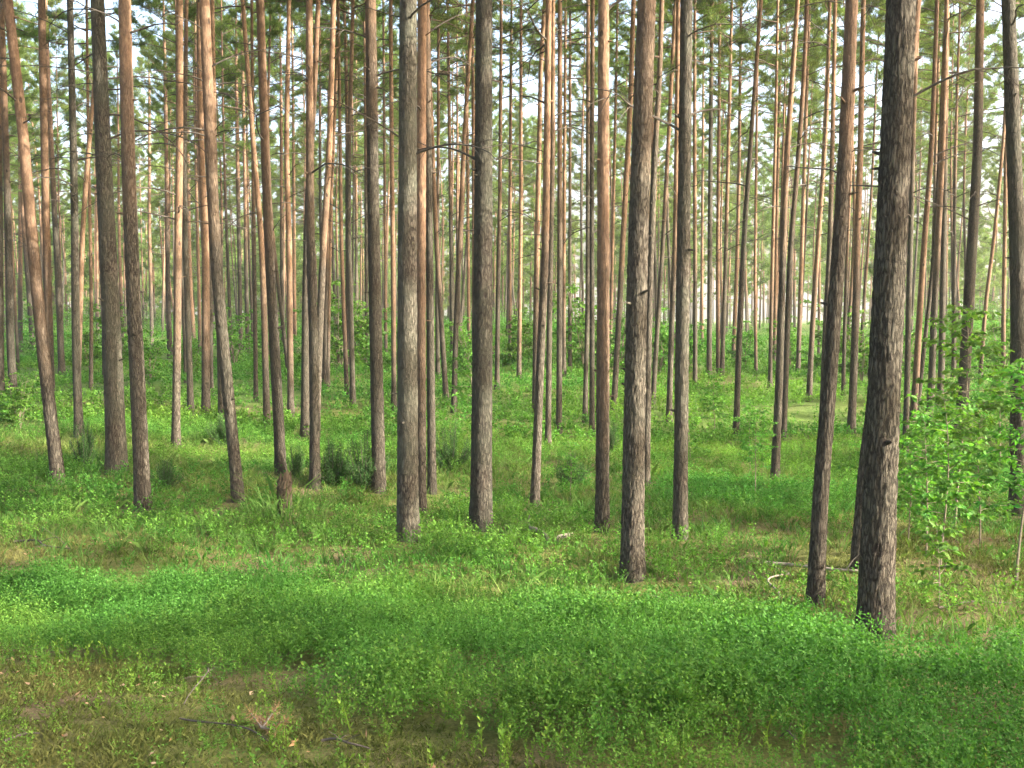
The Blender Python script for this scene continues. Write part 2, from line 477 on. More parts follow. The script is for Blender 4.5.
def build_pine(pts, w0, w1, line_y, grey, label, cat='pine tree', group=None, i=0, nd=None):
    bx, by = pts[0]
    X0, Y0 = hit(bx, by)
    r = np.random.default_rng(1000 + i)
    z0 = tz(X0, Y0)
    near = Y0 < 17
    pp = [at_depth(px, py, Y0) for px, py in pts]
    ch = np.array([q[1] - z0 for q in pp]); ch[0] = 0
    cxs = np.array([q[0] - X0 for q in pp])
    wr0 = w0 * Y0 / F / 2; wr1 = w1 * Y0 / F / 2
    Ht = r.uniform(17.5, 20.5)
    htop = ch[-1]
    # heights
    vis = min(htop, 9.)
    if near: hs = np.concatenate([np.arange(-.15, vis, .03 if Y0 < 13.5 else .05), np.arange(vis, Ht, .5), [Ht]])
    else: hs = np.concatenate([np.arange(-.15, .8, .12), np.arange(.8, Ht, .35), [Ht]])
    cx = np.interp(hs, ch, cxs)
    sl = (cxs[-1] - cxs[-2]) / max(.3, ch[-1] - ch[-2]); sl = max(-.12, min(.12, sl))
    up = np.clip(hs - htop, 0, None); cx = np.where(hs > htop, cxs[-1] + sl * 6 * (1 - np.exp(-up / 6)), cx)
    ug = np.arange(-2, Ht + 2, .05)         # smooth the kinks on an even grid
    uc = np.interp(ug, ch, cxs); uu = np.clip(ug - htop, 0, None)
    uc = np.where(ug > htop, cxs[-1] + sl * 6 * (1 - np.exp(-uu / 6)), uc)
    kk = np.hanning(max(5, int(min(htop, 8) * .25 / .05) | 1)); kk /= kk.sum(); hw = len(kk) // 2
    uc = np.convolve(np.pad(uc, hw, mode='edge'), kk, mode='valid')
    cx = np.interp(hs, ug, uc); cx -= np.interp(0, hs, cx)
    cy = .10 * np.sin(hs * .35 + r.random() * 6) * np.clip(hs / 4, 0, 1) * r.uniform(.3, 1); cy -= np.interp(0, hs, cy)
    rr = np.where(hs < htop, wr0 + (wr1 - wr0) * np.clip(hs, 0, None) / htop, 0)
    tip = .015
    rr = np.where(hs >= htop, tip + (wr1 - tip) * np.clip((Ht - hs) / (Ht - htop), 0, 1) ** .8, rr)
    seg = 72 if Y0 < 10.5 else 56 if Y0 < 13.5 else 40 if near else 14
    t = bpy.data.objects.new('pine_tree', None); COL.objects.link(t); t.location = (X0, Y0, z0); t.empty_display_size = .3
    tag(t, label, cat, group or 'pines standing in the wood')
    rough = .011 * min(1.25, wr0 / .11) if Y0 < 10 else .008 if near else 0
    tm = obj('trunk', trunk_mesh('trunk', hs, cx, cy, rr, seg, rough, i + 1, (3 if i == 0 else 8) if near else 4, .15 if near else .25), t)
    # height where the bark turns orange
    tm['bark_line'] = float(at_depth(bx, line_y, Y0)[1] - z0) if line_y is not None else 13.
    tm['greyness'] = float(grey)
    c = CROWNS[i % 8]
    s = r.uniform(.85, 1.12)
    hmin = at_depth(bx, -25, Y0)[1] - z0 if Y0 < 25 else 9.
    s = min(s, (Ht - max(hmin, 7.5)) / c[2])
    hb = Ht - c[2] * s
    co = obj('crown', c[0], t, (float(np.interp(hb, hs, cx)), float(np.interp(hb, hs, cy)), hb), (0, 0, r.random() * 6.28), (s, s, s))
    obj('limbs', c[1], co)
    n = {11: 10, 13: 12, 10: 4, 12: 4, 14: 5, 0: 0, 2: 0, 4: 2, 5: 2, 1: 1, 7: 1, 40: 1, 39: 6}.get(i, 3 if near else 7)
    for k in range(n):
        hmax = min(hb, 2 + Y0 * .36)
        h = r.uniform(.62 if near else .42, 1.0) * hmax
        o = obj('dead_branch', DEADB[int(r.integers(0, 9 if i in (11, 39) or not near else 6))], t, (float(np.interp(h, hs, cx)), float(np.interp(h, hs, cy)), h), (r.normal() * .12, r.normal() * .15, r.random() * 6.28))
        sc = r.uniform(.6, 1.05); o.scale = (sc, sc, sc)
    PINES.append((X0, Y0))
    return t


# base..top pixels, width at base, width at top, y where bark turns orange, greyness, label
TREES = [
 ([(875,640),(882,400),(889,240),(898,0)],35,27,-500,.25,'thickest pine, nearest of all, with deeply plated grey-brown bark'),
 ([(815,605),(822,480),(829,400),(841,240),(847,150),(854,0)],17,12,120,.15,'pine leaning right beside the thickest one, bark turning orange-brown near the top'),
 ([(632,581),(635,400),(638,240),(646,0)],24,18,20,.25,'stout pine with rough grey-red bark standing at the edge of the bilberry patch'),
 ([(857,570),(866,460),(884,330),(903,160),(917,0)],13,8,150,.2,'dark slanting pine half hidden behind the thickest trunk'),
 ([(408,541),(407,300),(408,0)],22,17,None,1.,'straight grey lichen-tinted pine standing in front of an orange trunk'),
 ([(481,530),(483,300),(484,0)],22,16,None,.9,'straight grey pine whose plated foot flares, alone right of the orange trunk'),
 ([(680,539),(682,300),(686,0)],15,12,None,.8,'pine with dark left side and sunlit pale right side, right of the stout pine'),
 ([(602,531),(603,300),(604,0)],14,10.5,330,.0,'straight pine with warm orange bark over nearly its whole height'),
 ([(421,516),(421,240),(422,0)],11,9,330,.0,'bright orange pine tucked close behind the straight grey lichen-tinted pine'),
 ([(432,495),(430,300),(427,0)],9,6,60,.4,'thin grey pine with a pale foot beside the bright orange one'),
 ([(143,511),(135,300),(127,0)],16,12,130,.1,'reddish pine just right of the thick grey trunk at the left'),
 ([(117,474),(111,300),(98,0)],20,12.5,None,1.,'thick smooth grey pine slanting left at the left side of the wood'),
 ([(58,484),(46,380),(36,280),(22,130),(6,0)],13,9,280,.1,'orange-topped pine leaning strongly left near the left edge'),
 ([(79,437),(75,340),(73,240),(70,0)],8.5,6,None,.9,'pale slender pine studded with branch stubs, between leaning and thick grey pines'),
 ([(238,502),(226,370),(218,280),(212,150),(205,0)],12,10,160,.4,'slim pine leaning left with a curved dark trunk, foot in bright grass'),
 ([(281,475),(275,350),(270,250),(260,0)],11,7.5,200,.3,'slim dark pine rising behind the mossy stump'),
 ([(315,489),(314,350),(311,240),(310,0)],11,6.5,170,.5,'grey pine in front of a tight cluster of three slim trunks'),
 ([(316,440),(320,340),(324,240),(329,160),(333,0)],8,5,230,.1,'orange pine bending right out of the tight cluster of three'),
 ([(305,436),(306,300),(309,200),(315,100),(319,0)],8.5,4.5,130,.4,'thin grey pine at the left of the tight cluster of three'),
 ([(379,492),(376,350),(374,240),(371,0)],13.5,10.5,40,.4,'grey-brown pine with a torn bark scar, beside the dark juniper bushes'),
 ([(535,507),(540,380),(546,240),(549,0)],9.5,6,230,.2,'slim pine leaning right, standing alone in green between two thick trunks'),
 ([(548,448),(550,300),(553,150),(553,0)],6,4,150,.3,'thin dark pine crossing behind the slim right-leaning one'),
 ([(559,433),(560,240),(560,0)],6,4.2,200,.3,'thin straight pine right of the slim right-leaning one'),
 ([(592,437),(592,240),(593,0)],5.5,3.8,100,.4,'thin dark pine tight at the left of the warm orange trunk'),
 ([(585,422),(588,300),(588,0)],5,3.5,110,.4,'second thin dark pine left of the warm orange trunk'),
 ([(614,410),(620,300),(623,240),(631,100),(634,0)],6,4.5,260,.0,'orange pine leaning right, passing behind the stout pine'),
 ([(646,486),(649,300),(654,160),(659,90),(662,0)],8,4.5,60,.3,'grey pine peeping out from behind the right edge of the stout pine'),
 ([(653,404),(658,320),(663,240),(668,150),(676,0)],5,3.5,200,.4,'thin right-leaning pine between the stout pine and the pale-sided one'),
 ([(669,422),(672,320),(675,240),(678,0)],6,4,250,.2,'thin pine just left of the pale-sided trunk'),
 ([(709,378),(710,240),(712,0)],5.5,3.5,60,.5,'straight dark pine right of the pale-sided trunk, before bright sky'),
 ([(736,437),(740,330),(745,240),(751,150),(757,60),(761,0)],6.5,3.5,110,.5,'dark pine curving right, with its foot behind the bluish bush'),
 ([(775,479),(779,390),(784,250),(788,160),(795,60),(799,0)],8.5,4.2,200,.5,'nearer of two crossing slim pines left of the right-leaning trunk'),
 ([(783,441),(786,390),(791,250),(798,160),(803,80),(806,0)],6.5,4,170,.4,'farther of two crossing slim pines left of the right-leaning trunk'),
 ([(851,437),(853,390),(858,240),(862,150),(865,0)],8,4.5,260,.1,'red-topped pine seen in the gap left of the thickest trunk'),
 ([(905,455),(907,400),(911,240),(914,100),(918,0)],6,4.5,120,.6,'dark straight pine just right of the thickest trunk'),
 ([(912,428),(916,395),(924,240),(930,160),(936,20)],7,4,380,.0,'reddish pine leaning right in the group behind the leafy saplings'),
 ([(917,418),(925,340),(933,270),(941,150),(948,0)],4.5,3,150,.3,'thinnest leaning pine in the group behind the leafy saplings'),
 ([(929,420),(932,390),(938,240),(942,150),(946,0)],7,4,230,.3,'dark-footed pine in the middle of the group behind the leafy saplings'),
 ([(939,408),(942,380),(945,240),(947,0)],6.5,4,120,.6,'grey pine at the right of the group behind the leafy saplings'),
 ([(960,446),(966,350),(971,240),(976,160),(980,0)],12,7.5,60,.6,'dark grey pine rising straight out of the leafy saplings'),
 ([(1018,514),(1017,400),(1017,300),(1014,160),(1010,0)],17,12.5,None,.9,'dark grey pine cut by the right edge of the view'),
 ([(980,385),(986,300),(993,240),(1003,130),(1008,40)],4,2.8,330,.1,'thin leaning pine between the sapling pine and the dark edge pine'),
 ([(1003,378),(1004,240),(1005,60)],4.5,3,330,.0,'slim orange pine tight at the left of the dark edge pine'),
 ([(14,402),(10,350),(7,240),(4,80),(2,0)],8,5,150,.4,'slim grey pine hard by the left edge of the view'),
 ([(1,398),(0,240),(-2,60)],7,5,150,.4,'pale pine cut by the left edge of the view'),
 ([(33,356),(28,280),(24,220),(20,100)],5,3.5,240,.2,'thin pine with a sunlit foot between the left edge and the leaning trunk'),
 ([(21,352),(20,240),(19,60)],4.5,3,280,.0,'thin straight pine with orange top near the left edge'),
 ([(51,402),(48,280),(46,160),(42,0)],8,7,290,.0,'bright orange straight pine crossing behind the leaning left trunk'),
 ([(62,377),(58,300),(55,240),(50,100)],6.5,4.5,180,.3,'slim grey-brown pine close left of the stub-studded pine'),
 ([(77,402),(80,340),(84,240),(90,150),(95,90)],6,4,340,.0,'slim pinkish pine leaning right behind the stub-studded pine'),
 ([(91,392),(91,300),(90,150)],3.8,2.8,300,.0,'very thin upright pine left of the thick grey trunk'),
 ([(105,384),(103,260),(101,120)],5,3.5,280,.1,'slim pine half hidden behind the left side of the thick grey trunk'),
 ([(98,343),(97,240),(96,120)],3.2,2.4,300,.0,'thread-thin far pine just left of the thick grey trunk'),
 ([(152,347),(150,240),(149,100)],3.8,2.6,280,.2,'very thin pine right of the reddish trunk'),
 ([(170,359),(167,240),(165,80)],5,3.4,220,.3,'slim mauve-grey pine in the gap right of the reddish trunk'),
 ([(176,447),(177,330),(177,240),(179,150),(180,0)],8,6.5,300,.1,'straight pine, orange above, standing free right of the reddish trunk'),
 ([(191,421),(188,330),(184,240),(184,150),(186,60)],6.5,4,60,.7,'slim grey pine, slightly bowed, right of the free-standing orange-topped one'),
 ([(194,345),(191,300),(189,240),(187,100)],4.6,3.2,330,.0,'thin orange pine behind the slightly bowed grey one'),
 ([(206,418),(205,240),(201,150),(200,0)],8.5,5,320,.0,'reddish-orange straight pine left of the curved dark trunk'),
 ([(200,352),(198,240),(196,150),(194,70)],3.4,2.6,330,.0,'very thin lit pine against the reddish-orange straight one'),
 ([(211,396),(210,300),(209,120)],5,3.4,200,.3,'thin pine half hidden at the right of the reddish-orange one'),
 ([(222,427),(220,340),(217,240),(214,90)],7,4.6,150,.5,'dark pine just left of and partly behind the curved dark trunk'),
 ([(241,354),(239,260),(237,90)],4.2,3,190,.4,'first thin pine right of the curved dark trunk'),
 ([(248,357),(246,260),(243,90)],4.2,3,240,.3,'second thin pine right of the curved dark trunk'),
 ([(256,402),(255,300),(253,100)],4.6,3.2,220,.3,'thin upright pine left of the pine behind the stump'),
 ([(267,430),(264,330),(261,240),(253,140),(245,20)],7,4,300,.0,'orange pine curving left at the top beside the pine behind the stump'),
 ([(283,354),(282,280),(281,120)],4,3,230,.3,'thin pale pine in the gap right of the pine behind the stump'),
 ([(291,422),(290,330),(289,240),(286,150),(289,0)],7,4.2,330,.0,'slim pine with a brightly sunlit cream foot'),
 ([(295,343),(294,240),(293,100)],3.8,2.8,330,.0,'thin orange pine right behind the one with sunlit cream foot'),
 ([(324,391),(326,300),(328,200),(331,80)],4.4,3,260,.1,'first of two thin pines right of the tight cluster'),
 ([(328,389),(329,300),(331,200),(337,60)],4.2,3,300,.0,'second of two thin pines right of the tight cluster'),
 ([(347,396),(344,320),(341,240),(339,90)],4.6,3,320,.0,'left and yellower of a pair of thin pines before the grey-brown scarred pine'),
 ([(353,408),(351,300),(349,240),(349,150),(352,20)],5.6,3.6,110,.6,'right and greyer of a pair of thin pines before the grey-brown scarred pine'),
 ([(367,366),(366,240),(365,100)],4,2.8,160,.5,'thin dark pine tight at the left of the grey-brown scarred pine'),
 ([(394,412),(393,240),(391,0)],5.4,3.8,330,.0,'slim orange-brown pine left of the straight grey lichen-tinted trunk'),
 ([(386,358),(385,240),(384,100)],3.4,2.6,320,.0,'thread-thin lit pine right of the grey-brown scarred pine'),
 ([(446,400),(440,310),(436,240),(432,140)],5.4,4,260,.2,'thin pine bending left, just right of the bright orange trunk'),
 ([(438,379),(437,300),(438,160)],4.6,3.2,180,.5,'thin grey pine crossing behind the left-bending thin one'),
 ([(453,355),(451,240),(449,100)],4.8,3.2,200,.4,'slim upright grey pine midway between the bright orange and flaring grey trunks'),
 ([(454,413),(456,330),(460,240),(464,140),(473,0)],5.8,3.6,230,.3,'slim right-leaning pine midway between the bright orange and flaring grey trunks'),
 ([(469,347),(468,240),(467,100)],3.6,2.8,335,.0,'thin orange-red pine just left of the flaring grey trunk'),
 ([(474,388),(474,240),(473,90)],4.4,3.2,300,.1,'thin reddish pine touching the left side of the flaring grey trunk'),
 ([(497,390),(498,300),(500,200),(501,60)],5,3.2,220,.3,'thin pine with pale right edge, just right of the flaring grey trunk'),
 ([(510,362),(510,240),(511,100)],3.4,2.6,310,.0,'very thin pine second to the right of the flaring grey trunk'),
 ([(519,379),(520,300),(521,200),(521,60)],4.4,3,330,.0,'thin pine with a sunlit foot left of the slim right-leaning one'),
 ([(535,418),(536,300),(538,200),(541,60),(545,0)],6.2,4,290,.0,'pale-flecked pine close behind the slim right-leaning one'),
 ([(564,377),(564,240),(565,80)],4,2.8,300,.0,'thin reddish pine left of the bright sky gap'),
 ([(570,373),(570,240),(570,100)],4,2.8,170,.5,'thin dark pine at the left border of the bright sky gap'),
 ([(610,360),(613,240),(616,80)],3.8,2.8,320,.0,'thin orange pine right of the warm orange trunk'),
 ([(695,388),(695,240),(695,70)],4.6,3.2,250,.2,'thin pine just right of the pale-sided trunk'),
 ([(702,347),(702,240),(703,100)],3.2,2.4,330,.0,'thread-thin orange pine second to the right of the pale-sided trunk'),
 ([(718,375),(718,240),(719,60)],4.2,3,330,.0,'thin orange pine right of the straight dark one, before bright sky'),
 ([(722,377),(725,280),(728,150),(731,40)],4.6,3,220,.3,'thin mauve pine left of the dark curving one'),
 ([(733,367),(736,280),(739,170),(741,50)],4.2,3,340,.0,'thin reddish pine touching the left of the dark curving one'),
 ([(756,377),(755,280),(756,150)],3.4,2.6,340,.0,'thin orange pine right of the dark curving one'),
 ([(770,388),(772,280),(775,130)],4.2,3,300,.1,'thin pine left of the two crossing slim ones'),
 ([(774,366),(776,260),(779,120)],4,3,330,.0,'thin orange pine touching the left of the two crossing slim ones'),
 ([(798,377),(800,300),(803,200),(808,60)],4.8,3.2,310,.0,'slim reddish pine just right of the two crossing slim ones'),
 ([(809,402),(813,320),(819,220),(825,130),(829,20)],5.6,3.4,300,.0,'slim reddish pine leaning right, left of the bigger right-leaning trunk'),
 ([(822,428),(825,330),(829,240),(833,100)],6,4,180,.3,'dark pine half hidden behind the left side of the right-leaning trunk'),
 ([(843,396),(846,300),(850,180)],4,3,250,.2,'thin pine between the right-leaning trunk and the red-topped one'),
]
for i, (pts, w0, w1, ly, gr, lab) in enumerate(TREES):
    build_pine(pts, w0, w1, ly, gr, lab, i=i)

# ------------------------------------------------------------------ far individual pines
FTR = []
for s in range(7):
    r = np.random.default_rng(700 + s)
    hs = np.concatenate([np.arange(-.2, 1, .3), np.arange(1, 19, .6), [19.]])
    a = r.normal(size=4) * .16
    cx = a[0] * np.sin(hs * .18) + a[1] * np.sin(hs * .4 + 1) * .5; cx -= np.interp(0, hs, cx)
    cy = a[2] * np.sin(hs * .18) + a[3] * np.sin(hs * .37 + 2) * .5; cy -= np.interp(0, hs, cy)
    rr = .09 * (1 - np.clip(hs / 19.3, 0, 1)) ** .62
    FTR.append((trunk_mesh('trunk', hs, cx, cy, rr, 10, 0, s, 5, .25), hs, cx, cy))

ANCH = [(0, 'seen left of the thick grey pine'), (112, 'seen between the reddish pine and the curved dark one'),
        (222, 'far back between the curved dark pine and the tight cluster'), (320, 'seen between the tight cluster and the scarred pine'),
        (376, 'seen around the bright orange pine'), (484, 'seen between the flaring grey pine and the warm orange one'),
        (604, 'seen between the warm orange pine and the pale-sided one'), (684, 'seen against bright sky right of the pale-sided pine'),
        (840, 'seen around the thickest trunk'), (925, 'seen behind the leafy saplings')]
NFILL = 205
cand = []
tries = 0
while len(cand) < NFILL and tries < 60000:
    tries += 1
    y = 31 + 75 * random.random() ** .8; x = random.uniform(-.56, .56) * y
    px = 512 + F * x / y
    if 690 < px < 900 and y > 58 and random.random() < .75: continue
    if (565 < px < 602 or 262 < px < 284 or 712 < px < 768 or 985 < px < 1012 or 130 < px < 165) and y < 90 and random.random() < .75: continue
    if any((x - a) ** 2 + (y - b) ** 2 < 1.9 ** 2 for a, b in PINES): continue
    PINES.append((x, y)); cand.append((x, y))
for k, (x, y) in enumerate(sorted(cand, key=lambda c: c[1])):
    r = np.random.default_rng(5000 + k)
    px = 512 + F * x / y
    lab = [t for a, t in ANCH if px >= a or a == 0][-1]
    t = bpy.data.objects.new('pine_tree', None); COL.objects.link(t)
    t.location = (x, y, tz(x, y)); t.rotation_euler = (r.normal() * .012, r.normal() * .02 + .012 * np.sign(x), r.random() * 6.28)
    tag(t, 'thin distant pine ' + lab, 'pine tree', 'distant pines in the far stand, ' + lab)
    me, hs, cx, cy = FTR[k % 7]
    hz = r.uniform(.82, 1.08); w = r.uniform(.62, 1.08)
    tm = obj('trunk', me, t, scale=(w, w, hz)); tm['bark_line'] = float(r.uniform(2.5, 10.5)); tm['greyness'] = float(r.random() * .5)
    c = CROWNS[(k * 3 + 1) % 8]; s = r.uniform(.75, 1.1)
    s = min(s, (19 * hz - 8) / c[2]); hb = 19 * hz - c[2] * s
    co = obj('crown', c[0], t, (np.interp(hb / hz, hs, cx) * w, np.interp(hb / hz, hs, cy) * w, hb), (0, 0, r.random() * 6.28), (s, s, s))
    obj('limbs', c[1], co)
    for q in range(4):
        h = r.uniform(.35, 1.) * hb
        obj('dead_branch', DEADB[int(r.integers(0, 9))], t, (np.interp(h / hz, hs, cx) * w, np.interp(h / hz, hs, cy) * w, h), (r.normal() * .15, r.normal() * .2, r.random() * 6.28))

# ------------------------------------------------------------------ the rest of the wood: one mass beyond and around
LOWC = []
for s in range(4):
    V, T, ti, lb = make_crown(900 + s, L=10, R=2.3, nl=32, nsh=30, nb=6, bl=.17, bw=.032)
    LOWC.append((V, T, ti, np.concatenate(lb.V), np.concatenate(lb.F)))
for s in range(4):
    V, T, ti, lb = make_crown(950 + s, L=10, R=2.3, nl=26, nsh=20, nb=3, bl=.30, bw=.07)
    LOWC.append((V, T, ti, np.concatenate(lb.V[:1]), np.concatenate(lb.F[:1])))
wood = MB(); nw = 0
pos = []
tries = 0
while tries < 60000 and nw < 1000:
    tries += 1
    if random.random() < .68:      # far depth of the wood
        y = 80 + 130 * random.random() ** .85; x = random.uniform(-.6, .6) * y
        px = 512 + F * x / y
        if 690 < px < 900 and random.random() < .35: continue
        if 560 < px < 600 and random.random() < .75: continue
        md = 2.1
    else:                           # unseen wood beside and behind the viewpoint, spaced for shade and sun flecks
        x = random.uniform(-32, 48); y = random.uniform(-42, 62)
        if y > 0 and abs(x) < .60 * y + 1.2: continue
        if x * x + y * y < 6.5 ** 2: continue
        if ((x - 4) / 9) ** 2 + ((y + 1.5) / 5.) ** 2 < 1: continue
        md = 4.8 if x > 0 and 4 < y < 38 else 3.3
    if any((x - a) ** 2 + (y - b) ** 2 < md * md for a, b in PINES): continue
    PINES.append((x, y)); pos.append((x, y)); nw += 1
thb = np.linspace(0, 2 * np.pi, 8, endpoint=False)
for k, (x, y) in enumerate(pos):
    r = np.random.default_rng(8000 + k); z = tz(x, y)
    Ht = r.uniform(16.5, 20) if y < 85 else r.uniform(11, 19) if 560 < 512 + F * x / y < 900 else r.uniform(7, 17); hs = np.array([-.2, .3, 2, 5, 8, 11, 14, 17, 20.]) * Ht / 20
    rr = r.uniform(.085, .13) * (1 - np.clip(hs / (Ht * 1.02), 0, 1)) ** .62
    lean = r.normal(size=2) * .02
    P = np.stack([x + lean[0] * hs, y + lean[1] * hs, z + hs], -1)
    tv, tq = tube(P, rr, 8); wood.add(tv, [tq], 0, 1)
    V, T, ti, lv, lf = LOWC[k % 4 + (4 if y > 92 else 0)]; s = r.uniform(.85, 1.1); a = r.random() * 6.28
    Rm = np.array([[math.cos(a), -math.sin(a), 0], [math.sin(a), math.cos(a), 0], [0, 0, 1]]) * s
    o = np.array([x + lean[0] * (Ht - 10 * s), y + lean[1] * (Ht - 10 * s), z + Ht - 10 * s])
    wood.add(V @ Rm.T + o, [T], np.clip(ti + r.normal() * .2, 0, 1), 0)
    wood.add(lv @ Rm.T + o, [lf], 0, 2)
wo = obj('pine_wood', wood.mesh('pine_wood', [M_NEEDLE, M_BARK, M_LIMB]))
wo['bark_line'] = 3.; wo['greyness'] = .3
tag(wo, 'rest of the pine wood, far behind and unseen around the viewpoint', 'wood', kind='stuff')

# ------------------------------------------------------------------ low plants
NEARP = np.array([p for p in PINES if 0 < p[1] < 22 and abs(p[0]) < .6 * p[1]])


def foot(x, y):
    d = np.full(len(x), 9.)
    for a, b in NEARP:      # fewer plants on the viewer's side of each near trunk, so its foot shows
        d = np.minimum(d, np.hypot((x - a) / .22, (y - b + .25) / (.30 + .022 * b)))
    return np.clip((d - .6) * 2.2, .15, 1)


def scatter(n, ymin, ymax, dens, seed, wide=.58):
    """points in the view wedge, area-uniform, kept with probability dens(x,y)"""
    r = np.random.default_rng(seed)
    u = r.random(n); y = np.sqrt(ymin ** 2 + u * (ymax ** 2 - ymin ** 2)); x = r.uniform(-wide, wide, n) * y
    keep = r.random(n) < dens(x, y)
    return x[keep], y[keep]


def bilb_template(seed, nleaf, h, ll):
    r = np.random.default_rng(seed); P = []; D = []
    nt = 5
    for k in range(nt):
        az = r.random() * 6.28; b = r.uniform(.15, .55) * h
        out = r.uniform(.25, .6) * h * .8
        e = np.array([math.cos(az) * out, math.sin(az) * out, h * r.uniform(.75, 1.05)]); s = np.array([0, 0, b * .3])
        m = nleaf // nt
        t = r.uniform(.3, 1., m)
        P.append(s + (e - s) * t[:, None] + r.normal(size=(m, 3)) * .006)
        D.append(unit((e - s))[None] * .45 + r.normal(size=(m, 3)) * np.array([.8, .8, .35]) + np.array([0, 0, .12]))
    P = np.concatenate(P); D = np.concatenate(D)
    V, Fq = leaves(P, D, ll * r.uniform(.7, 1.25, len(P)), ll * .58, r=r)
    return V, Fq


def plant_field(name, mat, templates, x, y, scale, tint, seed, label, cat, zoff=-.01):
    r = np.random.default_rng(seed); z = terrain(x, y) + zoff
    n = len(x); mb = MB(); which = r.integers(0, len(templates), n)
    for t, (V, Fq) in enumerate(templates):
        s = np.where(which == t)[0]
        if not len(s): continue
        a = r.random(len(s)) * 6.28; c, sn = np.cos(a), np.sin(a); sc = scale[s]
        tx = r.normal(size=len(s)) * .12; ty = r.normal(size=len(s)) * .12
        VX = (V[None, :, 0] * c[:, None] - V[None, :, 1] * sn[:, None]) * sc[:, None]
        VY = (V[None, :, 0] * sn[:, None] + V[None, :, 1] * c[:, None]) * sc[:, None]
        VZ = V[None, :, 2] * sc[:, None]
        VX = VX + VZ * tx[:, None] + x[s][:, None]; VY = VY + VZ * ty[:, None] + y[s][:, None]; VZ = VZ + z[s][:, None]
        VV = np.stack([VX, VY, VZ], -1).reshape(-1, 3)
        FF = (Fq[None] + (np.arange(len(s)) * len(V))[:, None, None]).reshape(-1, Fq.shape[1])
        mb.add(VV, [FF], np.repeat(tint[s], len(V)))
    o = obj(name, mb.mesh(name, mat)); tag(o, label, cat, kind='stuff')
    return o


def edge_lo(x):    # near edge of the bilberry patch (depth), mossy path in front
    return np.interp(x, [-4, -2.85, -1.77, -.9, -.4, 0, .4, 4], [6.1, 5.6, 4.75, 4.0, 3.5, 3.05, 2.6, 2.0]) + .35 * (fnoise(x, x * .3, .5, 3) - .5)


def hit_up(px, py, up):
    d = ray(px, py); t = 1.
    while t < 60 and EYE + d.z * t > tz(d.x * t, d.y * t) + up: t += .03
    return d.x * t, d.y * t


_EH = np.array([hit_up(px, py, .2) for px, py in [(-60, 560), (0, 560), (150, 562), (300, 566), (450, 576), (600, 590), (700, 600), (800, 615), (860, 634), (930, 632), (1024, 622), (1090, 620)]])


def edge_hi(x):
    return np.interp(x, _EH[:, 0], _EH[:, 1]) + .5 * (fnoise(x, np.zeros_like(x), .8, 30) - .5)


def d_front(x, y):
    a = .09 + .91 * np.clip((y - edge_lo(x)) / .9, 0, 1); b = np.clip((edge_hi(x) - y) / .5, 0, 1)
    patch = np.clip((fnoise(x, y, 1.1, 2) - .2) * 4.5, .3, 1) * np.clip((fnoise(x, y, .42, 6) - .18) * 4, .25, 1)
    return a * b * patch * foot(x, y)


tb = [bilb_template(s, 84, .22, .0148) for s in range(6)]
x, y = scatter(21000, 2.6, 9.6, d_front, 21, .60)
e = np.clip((y - edge_lo(x)) / 1.6, 0, 1)
ti = np.clip(.4 * (1 - e) + (fnoise(x, y, .8, 4) - .5) * .9 + .05 + rng.normal(size=len(x)) * .1, 0, 1)
sc = (.72 + .33 * e) * np.random.default_rng(1).uniform(.75, 1.25, len(x)) * np.clip(.3 + 1.35 * fnoise(x, y, .42, 6), .4, 1.5)
plant_field('bilberry_patch', M_BILB, tb, x, y, sc, ti, 31, 'low bright green bilberry plants carpeting the near slope', 'bilberry')


def grass_template(seed, nb, h, w, spread):
    r = np.random.default_rng(seed); a = r.random(nb) * 6.28; rad = spread * np.sqrt(r.random(nb))
    P = np.stack([np.cos(a) * rad, np.sin(a) * rad, np.zeros(nb)], -1)
    D = np.stack([np.cos(a) * r.uniform(.05, .7, nb), np.sin(a) * r.uniform(.05, .7, nb), np.ones(nb)], -1)
    hh = h * r.uniform(.5, 1.2, nb)[:, None]; D = unit(D)
    S = unit(np.cross(D, r.normal(size=(nb, 3))))
    M = P + D * hh * .55; Tp = P + D * hh + np.stack([np.cos(a), np.sin(a), -.6 * np.ones(nb)], -1) * hh * .25
    V = np.stack([P - S * w / 2, P + S * w / 2, M + S * w * .4, Tp, M - S * w * .4], 1).reshape(-1, 3)
    return V, np.arange(5 * nb).reshape(nb, 5)


def bare(x, y):     # brown needle-strewn ground
    a = np.exp(-(((x - 3.7) / 1.9) ** 2 + ((y - 9.3) / 1.5) ** 2)) + .75 * np.exp(-(((x + 4.6) / 1.6) ** 2 + ((y - 9.9) / .9) ** 2)) + .7 * np.exp(-(((x - 5) / 2) ** 2 + ((y - 11.5) / 1.5) ** 2))
    return np.clip(a, 0, .93)


# mossy path tufts
def d_moss(x, y):
    return np.clip((edge_lo(x) + .5 - y) / .5, 0, 1) * np.clip((fnoise(x, y, .6, 12) - .2) * 3, .25, 1)


